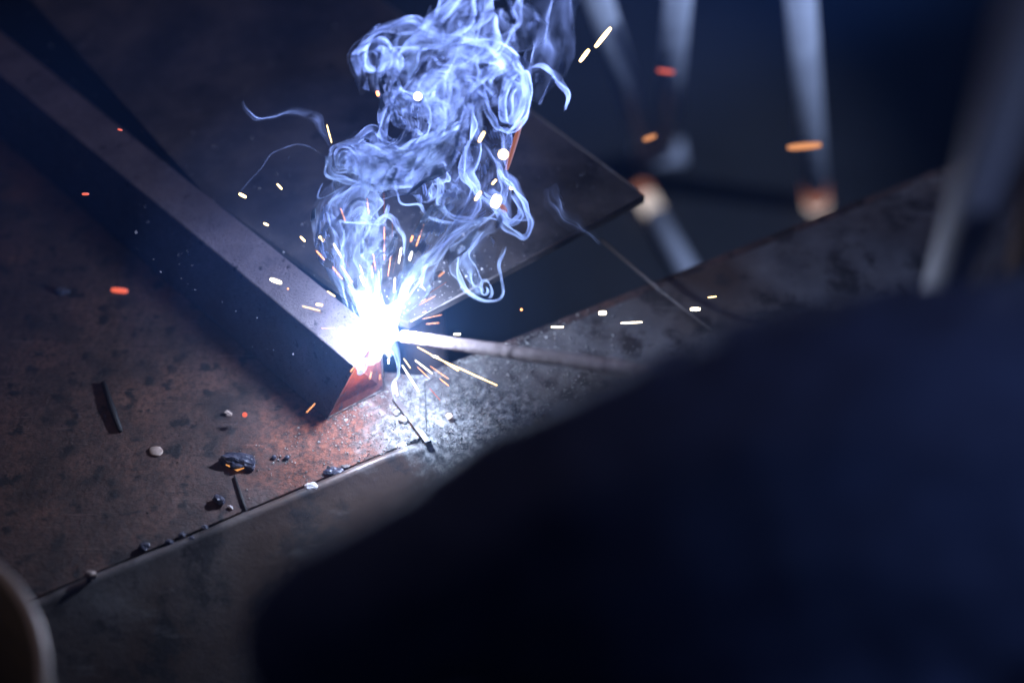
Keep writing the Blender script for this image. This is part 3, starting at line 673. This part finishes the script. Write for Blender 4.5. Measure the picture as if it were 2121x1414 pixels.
    ribbon([(500,402,0,2,60),(560,325,0,2,60),(610,305,0,2,80),(668,322,0,2,80)], .004, nu=12, nv=160)
    ribbon([(668,385,0,2,60),(658,415,0,3,60),(672,420,0,2,80),(705,395,0,3,80)], .03, nu=12, nv=160)
    # ---- broad thin veils between the folds
    for P, w in (([(760,640,0,34,10),(735,560,10,60,25),(735,480,0,90,15),(750,400,-14,70,35),(770,340,0,70,20)], .8),
                 ([(740,330,10,60,10),(820,330,0,70,25),(890,290,-10,70,10),(900,220,8,90,20),(890,150,0,100,12),(930,80,0,70,25),(940,20,0,60,10)], 1.5),
                 ([(870,240,20,60,20),(930,180,14,80,10),(980,130,20,70,30),(1020,90,10,60,15),(1010,30,0,60,20)], 1.1),
                 ([(820,640,0,20,10),(870,560,8,50,30),(940,480,0,60,20),(1000,420,6,70,15),(1010,340,0,50,40),(1000,260,4,50,20)], .8),
                 ([(1020,110,6,30,20),(1058,150,0,34,15),(1064,200,4,34,10),(1060,250,0,26,15)], .55),
                 ([(690,330,0,34,10),(760,340,8,44,20),(840,345,0,44,10),(900,310,6,40,20)], .7),
                 ([(790,190,10,40,20),(790,120,14,60,15),(840,80,6,60,30),(920,70,0,60,20)], .7),
                 ([(900,420,10,50,20),(900,370,14,60,30),(930,330,10,40,20)], .25)):
        ribbon(P, w*.5, wav=26, soft=.35, streak=.5, ends=(.1, .15))
    # ---- turbulence: advect every sheet through a divergence-free field
    K = []
    for lam, amp, n in ((260, .45, 8), (110, .5, 12), (55, .24, 12), (30, .05, 6)):
        for _ in range(n):
            k = rng.normal(size=3); k /= np.linalg.norm(k); k *= 2*np.pi/(lam*rng.uniform(.75, 1.35))
            a = rng.normal(size=3); a = np.cross(a, k); a /= np.linalg.norm(a)
            K.append((k, a*amp/np.sqrt(n), rng.uniform(0, 6.28)))
    out = []
    for X, m in sheets:
        sh = X.shape; P = X.reshape(-1, 3).copy()
        for step in range(10):
            V = np.zeros_like(P)
            for k, a, ph in K: V += np.cos(P@k+ph)[:, None]*a
            amp = np.clip((690-P[:, 1])/120, .15, 1.0)[:, None]
            P += V*1.9*amp
        P[:, 2] -= np.clip(300-P[:, 1], 0, None)*.38
        out.append((P.reshape(sh), m))
    return out

def shell(sheets, scale, sigma):
    V = []; Fq = []; base = 0
    for X, m in sheets:
        nv, nu, _ = X.shape; d = .497+X[..., 2]*.00017
        P = CAM+d[..., None]*(FWD+((X[..., 0:1]-1060.5)/FPX)*RIGHT-((X[..., 1:2]-707)/FPX)*UP)
        dv = np.gradient(P, axis=0); du = np.gradient(P, axis=1); n = np.cross(dv, du); A = np.linalg.norm(n, axis=2)+1e-12
        n /= A[..., None]
        r = np.linalg.norm(P-ARC, axis=2)
        th = np.clip(m*scale/A*np.where(r < .045, np.clip(r/.045, .1, 1)**1.1, (r/.045)**.75), 2e-6, .0009)[..., None]  # thicker away from the arc, to make up for the light's falloff
        a = np.arange(nv*nu).reshape(nv, nu); b = a+nv*nu
        V += [(P+n*th/2).reshape(-1, 3), (P-n*th/2).reshape(-1, 3)]
        q = lambda s: np.stack([s[:-1, :-1], s[:-1, 1:], s[1:, 1:], s[1:, :-1]], -1).reshape(-1, 4)
        ring = np.concatenate([a[0, :], a[1:, -1], a[-1, -2::-1], a[-2:0:-1, 0]]); nx = np.roll(ring, -1)
        Fq += [q(a)[:, ::-1]+base, q(b)+base, np.stack([ring, nx, nx+nv*nu, ring+nv*nu], -1)+base]
        base += 2*nv*nu
    V = np.vstack(V).astype(np.float32); Fq = np.vstack(Fq).astype(np.int32)
    me = bpy.data.meshes.new('smoke_plume'); me.vertices.add(len(V)); me.vertices.foreach_set('co', V.ravel())
    me.loops.add(Fq.size); me.loops.foreach_set('vertex_index', Fq.ravel())
    me.polygons.add(len(Fq)); me.polygons.foreach_set('loop_start', np.arange(0, Fq.size, 4, dtype=np.int32)); me.polygons.foreach_set('loop_total', np.full(len(Fq), 4, np.int32))
    me.update(); me.validate()
    return me
def scatter(name, color, density, aniso=0.):
    m = bpy.data.materials.new(name); m.use_nodes = True; t = m.node_tree; t.nodes.remove(t.nodes['Principled BSDF'])
    s = t.nodes.new('ShaderNodeVolumePrincipled'); s.inputs['Color'].default_value = (*color, 1); s.inputs['Density'].default_value = density; s.inputs['Anisotropy'].default_value = aniso
    t.links.new(s.outputs[0], t.nodes['Material Output'].inputs['Volume']); m.cycles.homogeneous_volume = True; return m
SIG = 4000.
sm = link('smoke_plume', shell(smoke_sheets(), 0.36e-7, SIG), scatter('fume', (.58, .70, 1.0), SIG, .1))
tag(sm, 'curling blue-white plume of welding smoke rising from the arc', 'smoke', kind='stuff')

# ------------------------------------------------------------------ thin fume haze in the air, also standing in for glare round the arc
hz = [(-2.2, -1.2, FZ-1), (2.2, -1.2, FZ-1), (2.2, 3, FZ-1), (-2.2, 3, FZ-1)]
bm = bmesh.new(); bmesh.ops.create_cube(bm, size=1, matrix=Matrix.Translation((0, .9, -.06))@Matrix.Diagonal((7, 7, 2.5, 1)))
tag(link('haze', bm_mesh('haze', bm), scatter('thin_fume', (.16, .40, 1.0), .035)), 'thin bluish fume haze filling the air, also standing in for glare', 'haze', kind='stuff')

# blue glow round the arc, added as nested balls of thin gas
t = empty('glow_fume', tuple(ARC)); tag(t, 'soft blue glow round the arc, added as thin fume', 'fume', kind='stuff')
for r, dn in [(.018+.016*k, .11-.014*k) for k in range(5)]:
    bm = bmesh.new(); bmesh.ops.create_icosphere(bm, subdivisions=4, radius=r, matrix=Matrix.Translation(tuple(ARC+np.array([-.1*r, .05*r, .05*r]))))
    o = link('glow_layer', bm_mesh('glow_layer', bm), scatter('thin_glow_layer', (.22, .46, 1.0), dn)); adopt(o, t)
